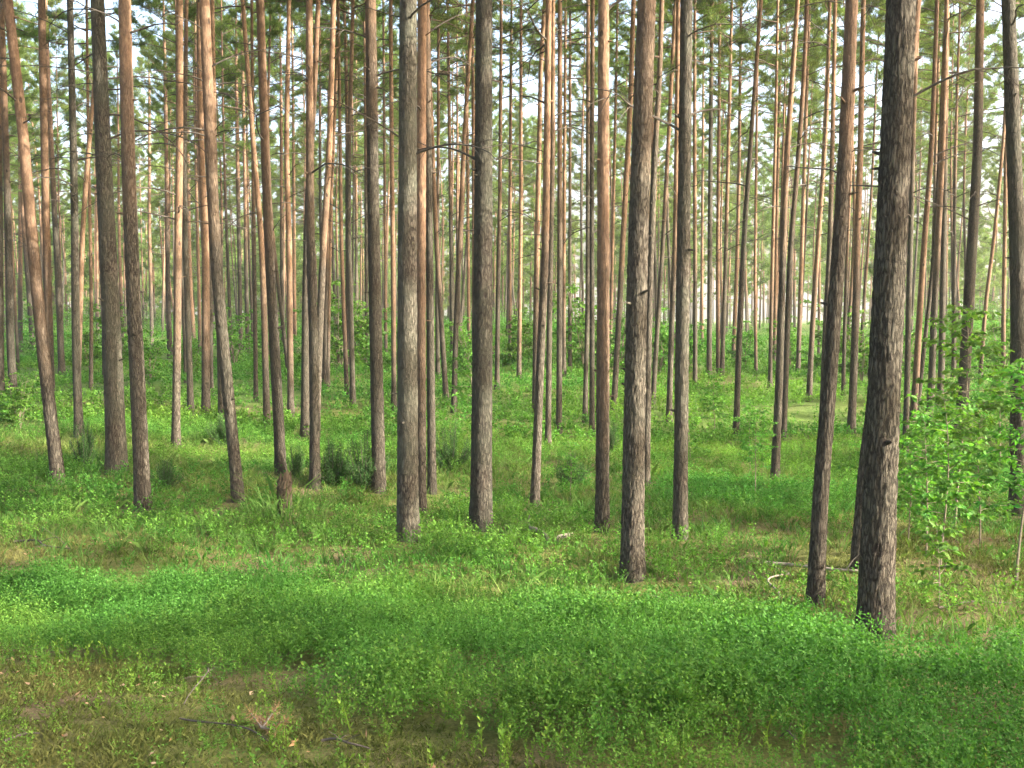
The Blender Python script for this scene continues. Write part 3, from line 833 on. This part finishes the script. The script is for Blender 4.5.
tm_ = [grass_template(50 + s, 18, .03, .0042, .035) for s in range(4)]
x, y = scatter(20000, 2.6, 6.2, d_moss, 22, .62)
plant_field('moss', M_MOSS, tm_, x, y, np.random.default_rng(2).uniform(.6, 1.5, len(x)), np.clip(fnoise(x, y, .5, 8) * 1.4 - .2, 0, 1), 32, 'olive brown moss on the bare ground at the lower left', 'moss')
x, y = scatter(26000, 6.5, 13, lambda x, y: bare(x, y) * np.clip((fnoise(x, y, .5, 14) - .2) * 3, .2, 1) * (y > edge_hi(x) - .2), 45, .6)
plant_field('moss_and_bents', M_MOSS, [grass_template(70 + s, 9, .06, .004, .05) for s in range(4)], x, y, np.random.default_rng(12).uniform(.5, 1.6, len(x)), np.clip(fnoise(x, y, .9, 18) * 1.5 - .2, 0, 1), 46, 'short straw-coloured grass and moss on the bare strips between the trunks', 'moss')
# sparse sprouts at the patch edge
def d_spr(x, y):
    return np.clip(1 - np.abs(y - edge_lo(x) - .3) / 1.3, 0, 1) * np.clip((fnoise(x, y, .7, 15) - .3) * 4, 0, 1)


ts = []
for s in range(4):
    r = np.random.default_rng(80 + s); m = 16; t = np.linspace(.15, 1, m); a = np.arange(m) * 2.4 + r.random()
    P = np.stack([.01 * np.sin(t * 4 + s), .01 * np.cos(t * 3), t * .17], -1)
    D = np.stack([np.cos(a), np.sin(a), .8 + .5 * t], -1)
    V, Fq = leaves(P, D, .03 * (1.1 - .3 * t), .013, r=r)
    V2, F2 = leaves(np.array([[0, 0, 0.]]), np.array([[0, 0, 1.]]), .18, .005, up=np.array([[1., 0, 0]]))
    ts.append((np.concatenate([V, V2]), np.concatenate([Fq, F2 + len(V)])))
x, y = scatter(1300, 3., 6.6, d_spr, 23, .6)
plant_field('sprouts', M_BILB, ts, x, y, np.random.default_rng(3).uniform(.35, 1., len(x)), np.clip(.85 + rng.normal(size=len(x)) * .15, 0, 1), 33, 'yellow-green upright sprouts along the edge of the bilberry patch', 'sprouts')

# grass behind the patch
def d_grass(x, y):
    return np.clip((y - edge_hi(x) + .4) / .5, 0, 1) * (1 - bare(x, y)) * np.clip((fnoise(x, y, 1.4, 21) - .15) * 3.2, .15, 1) * foot(x, y)


tg = [grass_template(60 + s, 9, .17, .007, .06) for s in range(5)]
x, y = scatter(19000, 6.3, 20, d_grass, 24, .58)
plant_field('grass', M_GRASS, tg, x, y, np.random.default_rng(4).uniform(.55, 1.35, len(x)), np.clip((fnoise(x, y, 1.6, 25) - .2) * 1.4 + rng.normal(size=len(x)) * .12, 0, 1), 34, 'thin forest grass between the front trunks', 'grass')


def d_herb(x, y):
    return np.clip((y - edge_hi(x) - .2) / 1.5, 0, 1) * (1 - bare(x, y)) * np.clip((fnoise(x, y, 2.2, 41) - .25) * 3., .06, 1) * foot(x, y)


tl = []
for s in range(4):
    r = np.random.default_rng(120 + s); m = 5; a = r.random(m) * 6.28
    D = np.stack([np.cos(a) * .5, np.sin(a) * .5, np.ones(m)], -1)
    V, Fq = leaves(np.stack([np.cos(a) * .02, np.sin(a) * .02, np.zeros(m)], -1), D, .14 * r.uniform(.6, 1.2, m), .032, r=r, droop=.15); tl.append((V, Fq))
x, y = scatter(5200, 8.5, 20, lambda x, y: d_herb(x, y) * np.clip((fnoise(x, y, 1.5, 55) - .42) * 6, 0, 1), 25)
plant_field('lily_of_the_valley', M_BROAD, tl, x, y, np.random.default_rng(6).uniform(.5, 1.0, len(x)), np.clip(rng.normal(.45, .25, len(x)), 0, 1), 35, 'upright broad-leaved herbs among the grass', 'herbs')
tb2 = [bilb_template(140 + s, 35, .22, .031) for s in range(5)]
x, y = scatter(20000, 7.5, 22, d_herb, 26)
plant_field('bilberry_carpet', M_FARG, tb2, x, y, np.random.default_rng(7).uniform(.55, 1.2, len(x)), np.clip((fnoise(x, y, 3., 61) - .22) * 1.3 + rng.normal(size=len(x)) * .1, 0, 1), 36, 'green bilberry carpet around the feet of the nearer pines', 'bilberry')


def d_far(x, y):
    p = np.exp(-(((x + 10) / 6) ** 2 + ((y - 26.5) / 2.2) ** 2)) * .8 + np.exp(-(((x - 12) / 6) ** 2 + ((y - 33) / 3) ** 2)) * .7
    return np.clip((fnoise(x, y, 4.5, 71) - .22) * 3.5, .12, 1) * (1 - p)


tb3 = [bilb_template(160 + s, 32, .3, .062) for s in range(5)]
x, y = scatter(20000, 20, 46, d_far, 27)
plant_field('undergrowth', M_FARG, tb3, x, y, np.random.default_rng(8).uniform(.6, 1.25, len(x)), np.clip((fnoise(x, y, 5., 73) - .18) * 1.3 + rng.normal(size=len(x)) * .1, 0, 1), 37, 'green undergrowth covering the floor deeper in the wood', 'undergrowth')
tb4 = [bilb_template(180 + s, 32, .45, .09) for s in range(5)]
x, y = scatter(9000, 44, 80, lambda x, y: np.clip((fnoise(x, y, 6, 75) - .25) * 3.5, .1, 1), 28, .6)
plant_field('far_undergrowth', M_FARG, tb4, x, y, np.random.default_rng(9).uniform(.7, 1.5, len(x)), np.clip((fnoise(x, y, 7., 77) - .3) * 1.1, 0, 1), 38, 'far undergrowth at the back of the wood', 'undergrowth')
tb5 = []
for s in range(5):      # bushy young growth: leaves spread over an uneven mound on thin stems
    r = np.random.default_rng(210 + s); m = 260
    P = r.normal(size=(m, 3)) * np.array([.55, .55, .5]) + np.array([0, 0, .95]); P += (r.normal(size=(9, 3)) * np.array([.5, .5, .45]))[r.integers(0, 9, m)] * .8
    P[:, 2] = np.abs(P[:, 2])
    V, Fq = leaves(P, r.normal(size=(m, 3)), (.11 * r.uniform(.7, 1.3, m)), .075, up=r.normal(size=(m, 3)), r=r); tb5.append((V, Fq))
x, y = scatter(2000, 52, 130, lambda x, y: np.clip((fnoise(x, y, 7, 85) - .3) * 4, .12, 1) * np.where((x / y > .17) & (x / y < .37), .55, 1), 128, .6)
hh = np.random.default_rng(19).uniform(.4, .9, len(x)) * (.35 + 1.0 * fnoise(x, y, 9, 87)) * np.where((x / y > .17) & (x / y < .37), .75, 1.)
hh = np.where(np.random.default_rng(20).random(len(x)) < .06, hh * 1.6, hh)
plant_field('thicket', M_FARG, tb5, x, y, hh, np.clip(fnoise(x, y, 8., 89) - .2 + rng.normal(size=len(x)) * .15, 0, 1), 39, 'leafy thicket closing the view between the farthest trunks', 'thicket')

# dry leaves and cones of litter on the bare ground
x, y = scatter(6000, 2.7, 13, lambda x, y: np.clip(.55 * np.clip((edge_lo(x) + .3 - y) / .4, 0, 1) + bare(x, y), 0, 1), 29, .62)
D = np.stack([rng.normal(size=len(x)), rng.normal(size=len(x)), rng.uniform(-.15, .45, len(x))], -1)
V, Fq = leaves(np.stack([x, y, terrain(x, y) + .018], -1), D, rng.uniform(.02, .07, len(x)) * rng.uniform(.5, 1, len(x)), rng.uniform(.003, .022, len(x)))
lo = obj('leaf_litter', mesh_np('leaf_litter', V, [Fq], M_LITTER, np.repeat(rng.random(len(x)), 4)))
tag(lo, 'dry brown leaves and needles strewn on the bare ground', 'leaf litter', kind='stuff')

# ------------------------------------------------------------------ leafy saplings and bushes
def sapling_mesh(seed, h, nbr, leaf, nleaf, spread, low=.25, flat=.6, stems=1):
    r = np.random.default_rng(seed); st = MB(); lf = MB()
    for q in range(stems):
        n = 9; t = np.linspace(0, 1, n)
        off = r.normal(size=2) * .12 * h * (stems > 1)
        P = np.stack([off[0] * t + .05 * h * np.sin(t * 3 + r.random() * 3) * t, off[1] * t + .04 * h * np.sin(t * 2.5 + r.random() * 3) * t, t * h * (1 if q == 0 else r.uniform(.6, .95))], -1)
        tv, tq = tube(P, np.linspace(.006 + .0045 * h, .003, n), 6); st.add(tv, [tq])
        for k in range(nbr // stems):
            tt = low + (1 - low) * (k + r.random()) / (nbr / stems)
            tt = min(tt, 1); i = tt * (n - 1); i0 = min(int(i), n - 2); p = P[i0] + (P[i0 + 1] - P[i0]) * (i - i0)
            ln = spread * (1.05 - .6 * tt) * r.uniform(.5, 1.2); az = k * 2.4 + r.normal() * .5
            B = limb_path(r, p, az, ln, math.radians(r.uniform(5, 40)), math.radians(r.uniform(-45, 0)), 6)
            tv, tq = tube(B, np.linspace(.005, .002, 6), 4); st.add(tv, [tq])
            m = max(4, int(nleaf * ln / spread))
            t2 = r.uniform(.25, 1.05, m); ii = np.clip(t2 * 5, 0, 4.99); j0 = ii.astype(int)
            pp = B[j0] + (B[j0 + 1] - B[j0]) * (ii - j0)[:, None] + r.normal(size=(m, 3)) * np.array([.3, .3, .12]) * leaf * 1.3
            d = np.stack([np.cos(az + r.normal(size=m) * 1.1), np.sin(az + r.normal(size=m) * 1.1), r.normal(size=m) * .35 - .1], -1)
            up = np.stack([r.normal(size=m) * flat + .5 * np.cos(az), r.normal(size=m) * flat + .5 * np.sin(az), np.ones(m) * .8], -1)
            V, Fq = leaves(pp, d, leaf * r.uniform(.6, 1.25, m), leaf * .62, up=up, r=r, droop=.15)
            lf.add(V, [Fq], np.repeat(np.clip(r.normal(.4 + .25 * tt, .22, m), 0, 1), 4))
    return st.mesh('stem', M_STEM), lf.mesh('foliage', M_BROAD)


def place_plant(name, meshes, px, py, hpx, mh, label, cat, group, seed, Y=None):
    if Y is None: X, Y = hit(px, py)
    else:
        d = ray(px, py); X = d.x * Y / d.y
    r = np.random.default_rng(seed)
    t = bpy.data.objects.new(name, None); COL.objects.link(t); t.location = (X, Y, tz(X, Y) - .01); t.rotation_euler = (0, 0, r.random() * 6.28)
    s = hpx * Y / F / mh; t.scale = (s, s, s)
    tag(t, label, cat, group)
    obj('stem', meshes[0], t); obj('foliage', meshes[1], t)
    return t


SAP = [sapling_mesh(1, 2.2, 28, .088, 58, .75, .3), sapling_mesh(2, 1.7, 24, .09, 56, .7, .25), sapling_mesh(3, 1.0, 14, .078, 50, .5, .35), sapling_mesh(4, 2.6, 34, .088, 58, .85, .35)]
SAPH = [2.2, 1.7, 1.0, 2.6]
for k, (v, px, py, hp, lab) in enumerate([
    (2, 938, 614, 95, 'low leafy sapling with flat sprays standing on bare ground right of the thickest pine'),
    (0, 940, 572, 180, 'leafy sapling with pale slanting stem in the middle of the sapling clump'),
    (1, 908, 545, 110, 'shorter leafy sapling farther back right of the thickest trunk'),
    (3, 955, 525, 220, 'tallest leafy sapling, its sprays covering the dark grey sapling-side pine'),
    (1, 980, 545, 130, 'bright leafy sapling between the tallest one and the edge pine'),
    (3, 1016, 588, 230, 'leafy sapling with dark bare stem at the right edge of the view'),
    (2, 1022, 700, 70, 'small leafy seedling at the lower right corner among bilberries'),
    (0, 926, 560, 150, 'medium leafy sapling nearest the right side of the thickest trunk'),
    (2, 866, 500, 60, 'few-leaved seedling peeping out left of the thickest trunk'),
    (0, 1000, 470, 130, 'darker leafy sapling behind the right-hand sapling clump'),
    (2, 472, 420, 70, 'bright leafy sapling just left of the flaring grey trunk'),
    (0, 570, 500, 60, 'thin few-leaved sapling in the open green between the trunks'),
    (0, 715, 440, 70, 'bluish bush-like sapling right of the pale-sided pine'),
    (1, 690, 462, 55, 'low leafy sapling behind the foot of the pale-sided pine'),
    (1, 750, 470, 60, 'low leafy sapling left of the two crossing slim pines'),
    (3, 755, 500, 95, 'sparse thin-stemmed sapling before the dark curving pine'),
    ]):
    place_plant('sapling', SAP[v], px, py, hp, SAPH[v], lab, 'sapling', 'leafy saplings in the wood', 40 + k)

BUSH = [sapling_mesh(11 + s, 1.6, 56, .075, 60, .7, .1, 1., 5) for s in range(4)]
bushes = [(20, 430, 60, 'green bush at the foot of the slim left-edge pine'), (90, 372, 55, 'leafy bush behind the stub-studded pine'),
 (150, 385, 60, 'leafy bush glimpsed right of the reddish pine'), (188, 380, 50, 'leafy bush behind the free-standing orange-topped pine'),
 (235, 368, 62, 'bright leafy bush right of the curved dark pine'), (340, 372, 95, 'tall dark leafy bush in the gap right of the tight cluster'),
 (365, 368, 80, 'leafy bush behind the grey-brown scarred pine'), (410, 372, 60, 'leafy bush behind the straight grey lichen-tinted pine'),
 (470, 376, 60, 'leafy bush behind the flaring grey trunk'), (520, 366, 60, 'leafy bush behind the sunlit-footed thin pine'),
 (584, 372, 90, 'tall leafy bush filling the bottom of the bright sky gap'), (660, 372, 60, 'leafy bush right of the stout pine'),
 (690, 372, 55, 'leafy bush at the pale-sided pine, farther back'), (745, 370, 52, 'leafy bush in the gap right of the dark curving pine'),
 (790, 372, 60, 'leafy bush behind the two crossing slim pines'), (832, 380, 75, 'leafy bush behind the right-leaning trunk'),
 (862, 385, 80, 'leafy bush left of the thickest trunk, farther back'), (905, 385, 70, 'leafy bush right of the thickest trunk, farther back'),
 (955, 375, 70, 'leafy bush behind the sapling clump'), (1005, 372, 70, 'leafy bush beside the dark edge pine, farther back'),
 (120, 365, 65, 'leafy bush behind the thick grey trunk'), (45, 360, 60, 'leafy bush behind the leaning left trunk'), (270, 362, 55, 'leafy bush behind the pine at the stump'), (620, 365, 60, 'leafy bush behind the stout pine, farther back')]
for k, (px, py, hp, lab) in enumerate(bushes):
    place_plant('bush', BUSH[k % 4], px, py, hp, 1.6, lab, 'bush', 'leafy bushes at the back of the wood', 90 + k)


def juniper_mesh(seed, h, w, n=260):
    r = np.random.default_rng(seed); st = MB(); PP = []; DD = []
    for k in range(26):
        az = r.random() * 6.28; tilt = r.uniform(.05, 1.) * w
        e = np.array([math.cos(az) * tilt, math.sin(az) * tilt, h * r.uniform(.45, 1.) * (1 - .35 * (tilt / w) ** 2)])
        tv, tq = tube(np.array([[0, 0, 0], e * [.6, .6, .45], e]), [.012, .008, .003], 4); st.add(tv, [tq])
        t = r.uniform(.15, 1., n)[:, None]
        p = np.where(t < .5, e * [.6, .6, .45] * t * 2, e * [.6, .6, .45] + (e - e * [.6, .6, .45]) * (t - .5) * 2)
        PP.append(p + r.normal(size=(n, 3)) * .03); DD.append(r.normal(size=(n, 3)) * .7 + unit(e) * .8)
    P = np.concatenate(PP); D = np.concatenate(DD)
    V, T = blades(P, D, .055 * r.uniform(.6, 1.4, len(P)), .009, r)
    return st.mesh('stem', M_DEAD), mesh_np('foliage', V, [T], M_JUN, np.repeat(r.random(len(P)), 3))


JUN = [juniper_mesh(1, 1.0, .42), juniper_mesh(2, .8, .5), juniper_mesh(3, 1.2, .3)]
for k, (v, px, py, hp, lab) in enumerate([
    (1, 332, 486, 52, 'rounded dark juniper right of the tight cluster of slim pines'),
    (0, 366, 490, 62, 'dark juniper touching the foot of the grey-brown scarred pine'),
    (1, 571, 488, 38, 'small round dark juniper alone in the open green'),
    (2, 612, 456, 40, 'small dark juniper between the warm orange pine and the stout pine'),
    (2, 84, 470, 55, 'thin dull juniper at the foot of the stub-studded pine'),
    (0, 452, 470, 50, 'dim juniper between the bright orange and flaring grey trunks'),
    (2, 296, 478, 40, 'wispy juniper between the stump and the tight cluster'),
    (1, 165, 490, 34, 'low brownish juniper right of the reddish pine'),
    (1, 222, 445, 34, 'low juniper left of the curved dark pine'),
    ]):
    place_plant('juniper', JUN[v], px, py, hp, [1., .8, 1.2][v], lab, 'juniper', 'junipers among the pines', 140 + k)

# ------------------------------------------------------------------ stump, logs, twigs
X, Y = hit(285, 516)
r = np.random.default_rng(77)
st = bpy.data.objects.new('tree_stump', None); COL.objects.link(st); st.location = (X, Y, tz(X, Y))
tag(st, 'old brown tree stump wrapped in tall grass below the slim dark pine', 'stump')
hs = np.arange(-.1, .50, .03); seg = 28; th = np.linspace(0, 2 * np.pi, seg, endpoint=False)
V = []
for h in hs:
    R = .085 * (1 + .5 * math.exp(-(h + .1) / .12) * (1 + .3 * np.cos(4 * th))) + .006 * r.normal(size=seg)
    V.append(np.stack([R * np.cos(th), R * np.sin(th), np.full(seg, h)], -1))
V[-1][:, 2] += .07 * np.cos(th + 1) + .03 * r.normal(size=seg)
V = np.concatenate(V); n = len(hs)
ii = np.arange(n - 1)[:, None] * seg; jj = np.arange(seg)[None]; j2 = (jj + 1) % seg
Q = np.stack([ii + jj, ii + j2, ii + seg + j2, ii + seg + jj], -1).reshape(-1, 4)
V = np.concatenate([V, [[0, 0, .36]]]); Tt = np.stack([np.full(seg, n * seg), (n - 1) * seg + np.arange(seg), (n - 1) * seg + (np.arange(seg) + 1) % seg], -1)
obj('stump', mesh_np('stump', V, [Q, Tt], M_STUMP, smooth=False), st)
gt = [grass_template(200 + s, 60, .45, .008, .16) for s in range(3)]
tufts = [(285, 520, 1.1, 'tall grass tuft hiding the foot of the old stump'), (312, 528, .7, 'grass tuft right of the old stump'), (262, 520, .7, 'grass tuft left of the old stump'),
         (645, 482, .7, 'pale sunlit grass tuft behind the stout pine'), (505, 552, .6, 'grass tuft right of the flaring grey trunk'), (330, 545, .6, 'grass tuft below the tight cluster of slim pines')]
for k, (px, py, s, lab) in enumerate(tufts):
    X, Y = hit(px, py)
    V, Fq = gt[k % 3]; s *= 1.35
    o = obj('grass_tuft', mesh_np('grass_tuft', V, [Fq], M_GRASS, np.full(len(V), .35 if k != 3 else .8)), None, (X, Y, tz(X, Y) - .01), (0, 0, k), (s, s, s))  # the sunlit tuft has its sunlight put into a paler tint
    tag(o, lab, 'grass tuft', 'tall grass tufts')


def lying(name, a, b, r0, r1, mat, label, cat, seed, lift=0., twigs=0, bend=.06, parts=False):
    r = np.random.default_rng(seed); A = np.array(hit(*a)); B = np.array(hit(*b)); n = 14
    t = np.linspace(0, 1, n)[:, None]
    P2 = A + (B - A) * t; ln = np.linalg.norm(B - A); nrm = np.array([-(B - A)[1], (B - A)[0]]) / ln
    P2 = P2 + nrm * (np.sin(t * 5 + r.random() * 6) * bend * ln * np.sin(t * np.pi))
    R = np.linspace(r0, r1, n)
    P = np.column_stack([P2, terrain(P2[:, 0], P2[:, 1]) + R * .8 + lift * np.sin(np.linspace(0, np.pi, n)) + .02])
    o0 = P[0].copy(); P = P - o0
    mb = MB(); tv, tq = tube(P, R * (1 + .08 * r.normal(size=n)), 9); mb.add(tv, [tq, np.arange(9)[None], np.arange((n - 1) * 9, n * 9)[None]])
    for k in range(twigs):
        i = r.integers(2, n); d = unit(np.array([r.normal(), r.normal(), abs(r.normal()) * .7 + .1])); l = r.uniform(.15, .4) * ln
        tv, tq = tube(np.array([P[i], P[i] + d * l * .5 + [0, 0, .02 * ln], P[i] + d * l]), [R[i] * .6, R[i] * .4, R[i] * .2], 5); mb.add(tv, [tq])
    o = obj(name, mb.mesh(name, mat, True), None, tuple(o0)); tag(o, label, cat)
    return o


lying('fallen_log', (526, 531), (548, 544), .028, .02, M_LOG, 'short pale broken log lying in grass right of the flaring grey trunk', 'log', 1, .05, 1)
lying('fallen_log', (556, 545), (572, 538), .03, .022, M_LOG, 'short dark broken log end near the pale log', 'log', 2, .02, 1)
lying('fallen_log', (762, 566), (862, 574), .02, .013, M_LOG, 'long thin grey log lying behind the right-leaning pine', 'log', 3, 0, 2, .035)
lying('fallen_branch', (778, 605), (787, 575), .012, .006, M_LOG, 'bleached curved branch left of the right-leaning pine foot', 'branch', 4, .05, 1, .1)
lying('fallen_branch', (180, 726), (285, 758), .004, .002, M_DEAD, 'thin bare twig lying across the mossy ground at the lower left', 'branch', 5, .02, 3)
lying('fallen_branch', (184, 712), (222, 690), .0028, .0015, M_DEAD, 'bent thin twig standing up from the moss at the lower left', 'branch', 6, .12, 2, .12)
lying('fallen_branch', (5, 752), (40, 740), .006, .003, M_DEAD, 'short dry stick in the moss at the lower left corner', 'branch', 7, .01, 1)
lying('fallen_branch', (780, 745), (800, 760), .004, .002, M_DEAD, 'short twig among bilberries at the bottom right', 'branch', 8, .05, 2)

lying('fallen_branch', (938, 612), (1012, 606), .010, .005, M_DEAD, 'dark twig on the bare ground below the sapling clump', 'branch', 9, .02, 3, .08)
lying('fallen_branch', (655, 612), (705, 596), .008, .004, M_DEAD, 'thin twig right of the foot of the stout pine', 'branch', 10, .02, 3, .08)
lying('fallen_branch', (15, 545), (70, 552), .012, .006, M_DEAD, 'dry branch on the bare strip at the left', 'branch', 11, .03, 3, .1)
lying('fallen_branch', (322, 748), (372, 758), .005, .003, M_DEAD, 'short bare twig in the moss at the bottom centre-left', 'branch', 12, .02, 3, .1)

# dry fallen pine spray with rust brown needles
X, Y = hit(262, 735)
r = np.random.default_rng(9); mb = MB(); wb = MB()
dp = bpy.data.objects.new('dry_pine_spray', None); COL.objects.link(dp); dp.location = (X, Y, tz(X, Y) + .02)
tag(dp, 'fallen pine spray with rust-brown dry needles on the moss', 'pine branch')
for k in range(6):
    a = r.uniform(0, 6.28); e = np.array([math.cos(a) * .15, math.sin(a) * .12, r.uniform(.02, .10)])
    tv, tq = tube(np.array([[0, 0, .01], e * .5 + [0, 0, .01], e]), [.006, .004, .003], 5); wb.add(tv, [tq])
    m = 90; t = r.uniform(.2, 1.05, m)[:, None]
    V, T = blades(e * t, unit(e) * .9 + r.normal(size=(m, 3)) * .6, .07 * r.uniform(.7, 1.3, m), .004, r); mb.add(V, [T], np.repeat(r.random(m) * .5, 3))
dp.scale = (.7, .7, .6)
obj('twigs', wb.mesh('twigs', M_LOG), dp); obj('needles', mb.mesh('needles', M_LITTER), dp)

# ------------------------------------------------------------------ the air
HAZE = .0005  # thin volume added to veil and lighten the background
if HAZE:
    m, nt, out = newmat('haze')
    pv = N(nt, 'VolumePrincipled', inp={'Color': (.96, .95, .90, 1), 'Density': HAZE, 'Anisotropy': .3})
    nt.links.new(pv.outputs[0], out.inputs['Volume'])
    bx_ = np.array([[x, y, z] for z in (-11., 26.) for y in (-750., 950.) for x in (-950., 950.)])
    hz_ = obj('haze', mesh_np('haze', bx_, [np.array([[0, 2, 3, 1], [4, 5, 7, 6], [0, 1, 5, 4], [2, 6, 7, 3], [0, 4, 6, 2], [1, 3, 7, 5]])], m))
    tag(hz_, 'thin warm haze added between the trunks', 'haze', kind='stuff')

# ------------------------------------------------------------------ camera, light
cam = bpy.data.objects.new('camera', bpy.data.cameras.new('camera')); COL.objects.link(cam)
cam.location = (0, 0, EYE); cam.rotation_euler = (math.pi / 2 - PITCH, 0, 0)
cam.data.sensor_width = 36; cam.data.lens = 36 * F / W; cam.data.clip_end = 3000; cam.data.clip_start = .05
SC.camera = cam
EL = math.radians(27); AZ = math.radians(109)
sd = Vector((math.sin(AZ) * math.cos(EL), math.cos(AZ) * math.cos(EL), math.sin(EL)))
sl = bpy.data.lights.new('sun', 'SUN'); sl.energy = 3.2; sl.angle = math.radians(.6); sl.color = (1, .93, .78)
so = bpy.data.objects.new('sun', sl); COL.objects.link(so); so.rotation_euler = sd.to_track_quat('Z', 'Y').to_euler()
wd = bpy.data.worlds.new('World'); SC.world = wd; wd.use_nodes = True
nt = wd.node_tree; nt.nodes.clear()
o = nt.nodes.new('ShaderNodeOutputWorld'); b = nt.nodes.new('ShaderNodeBackground'); s = nt.nodes.new('ShaderNodeTexSky')
s.sky_type = 'NISHITA'; s.sun_disc = False; s.sun_elevation = EL; s.sun_rotation = AZ; s.dust_density = 8.; s.air_density = 1.; s.ozone_density = 1.
b.inputs['Strength'].default_value = .15
nt.links.new(s.outputs[0], b.inputs[0]); nt.links.new(b.outputs[0], o.inputs[0])
SC.view_settings.view_transform = 'Standard'; SC.view_settings.look = 'None'; SC.view_settings.gamma = 1; SC.view_settings.exposure = 2.85
SC.render.engine = 'CYCLES'
cy = SC.cycles
cy.max_bounces = 7; cy.diffuse_bounces = 4; cy.glossy_bounces = 2; cy.transmission_bounces = 4; cy.transparent_max_bounces = 4
cy.use_denoising = True; cy.sample_clamp_indirect = 6
cy.caustics_reflective = False; cy.caustics_refractive = False
SC.render.use_persistent_data = False
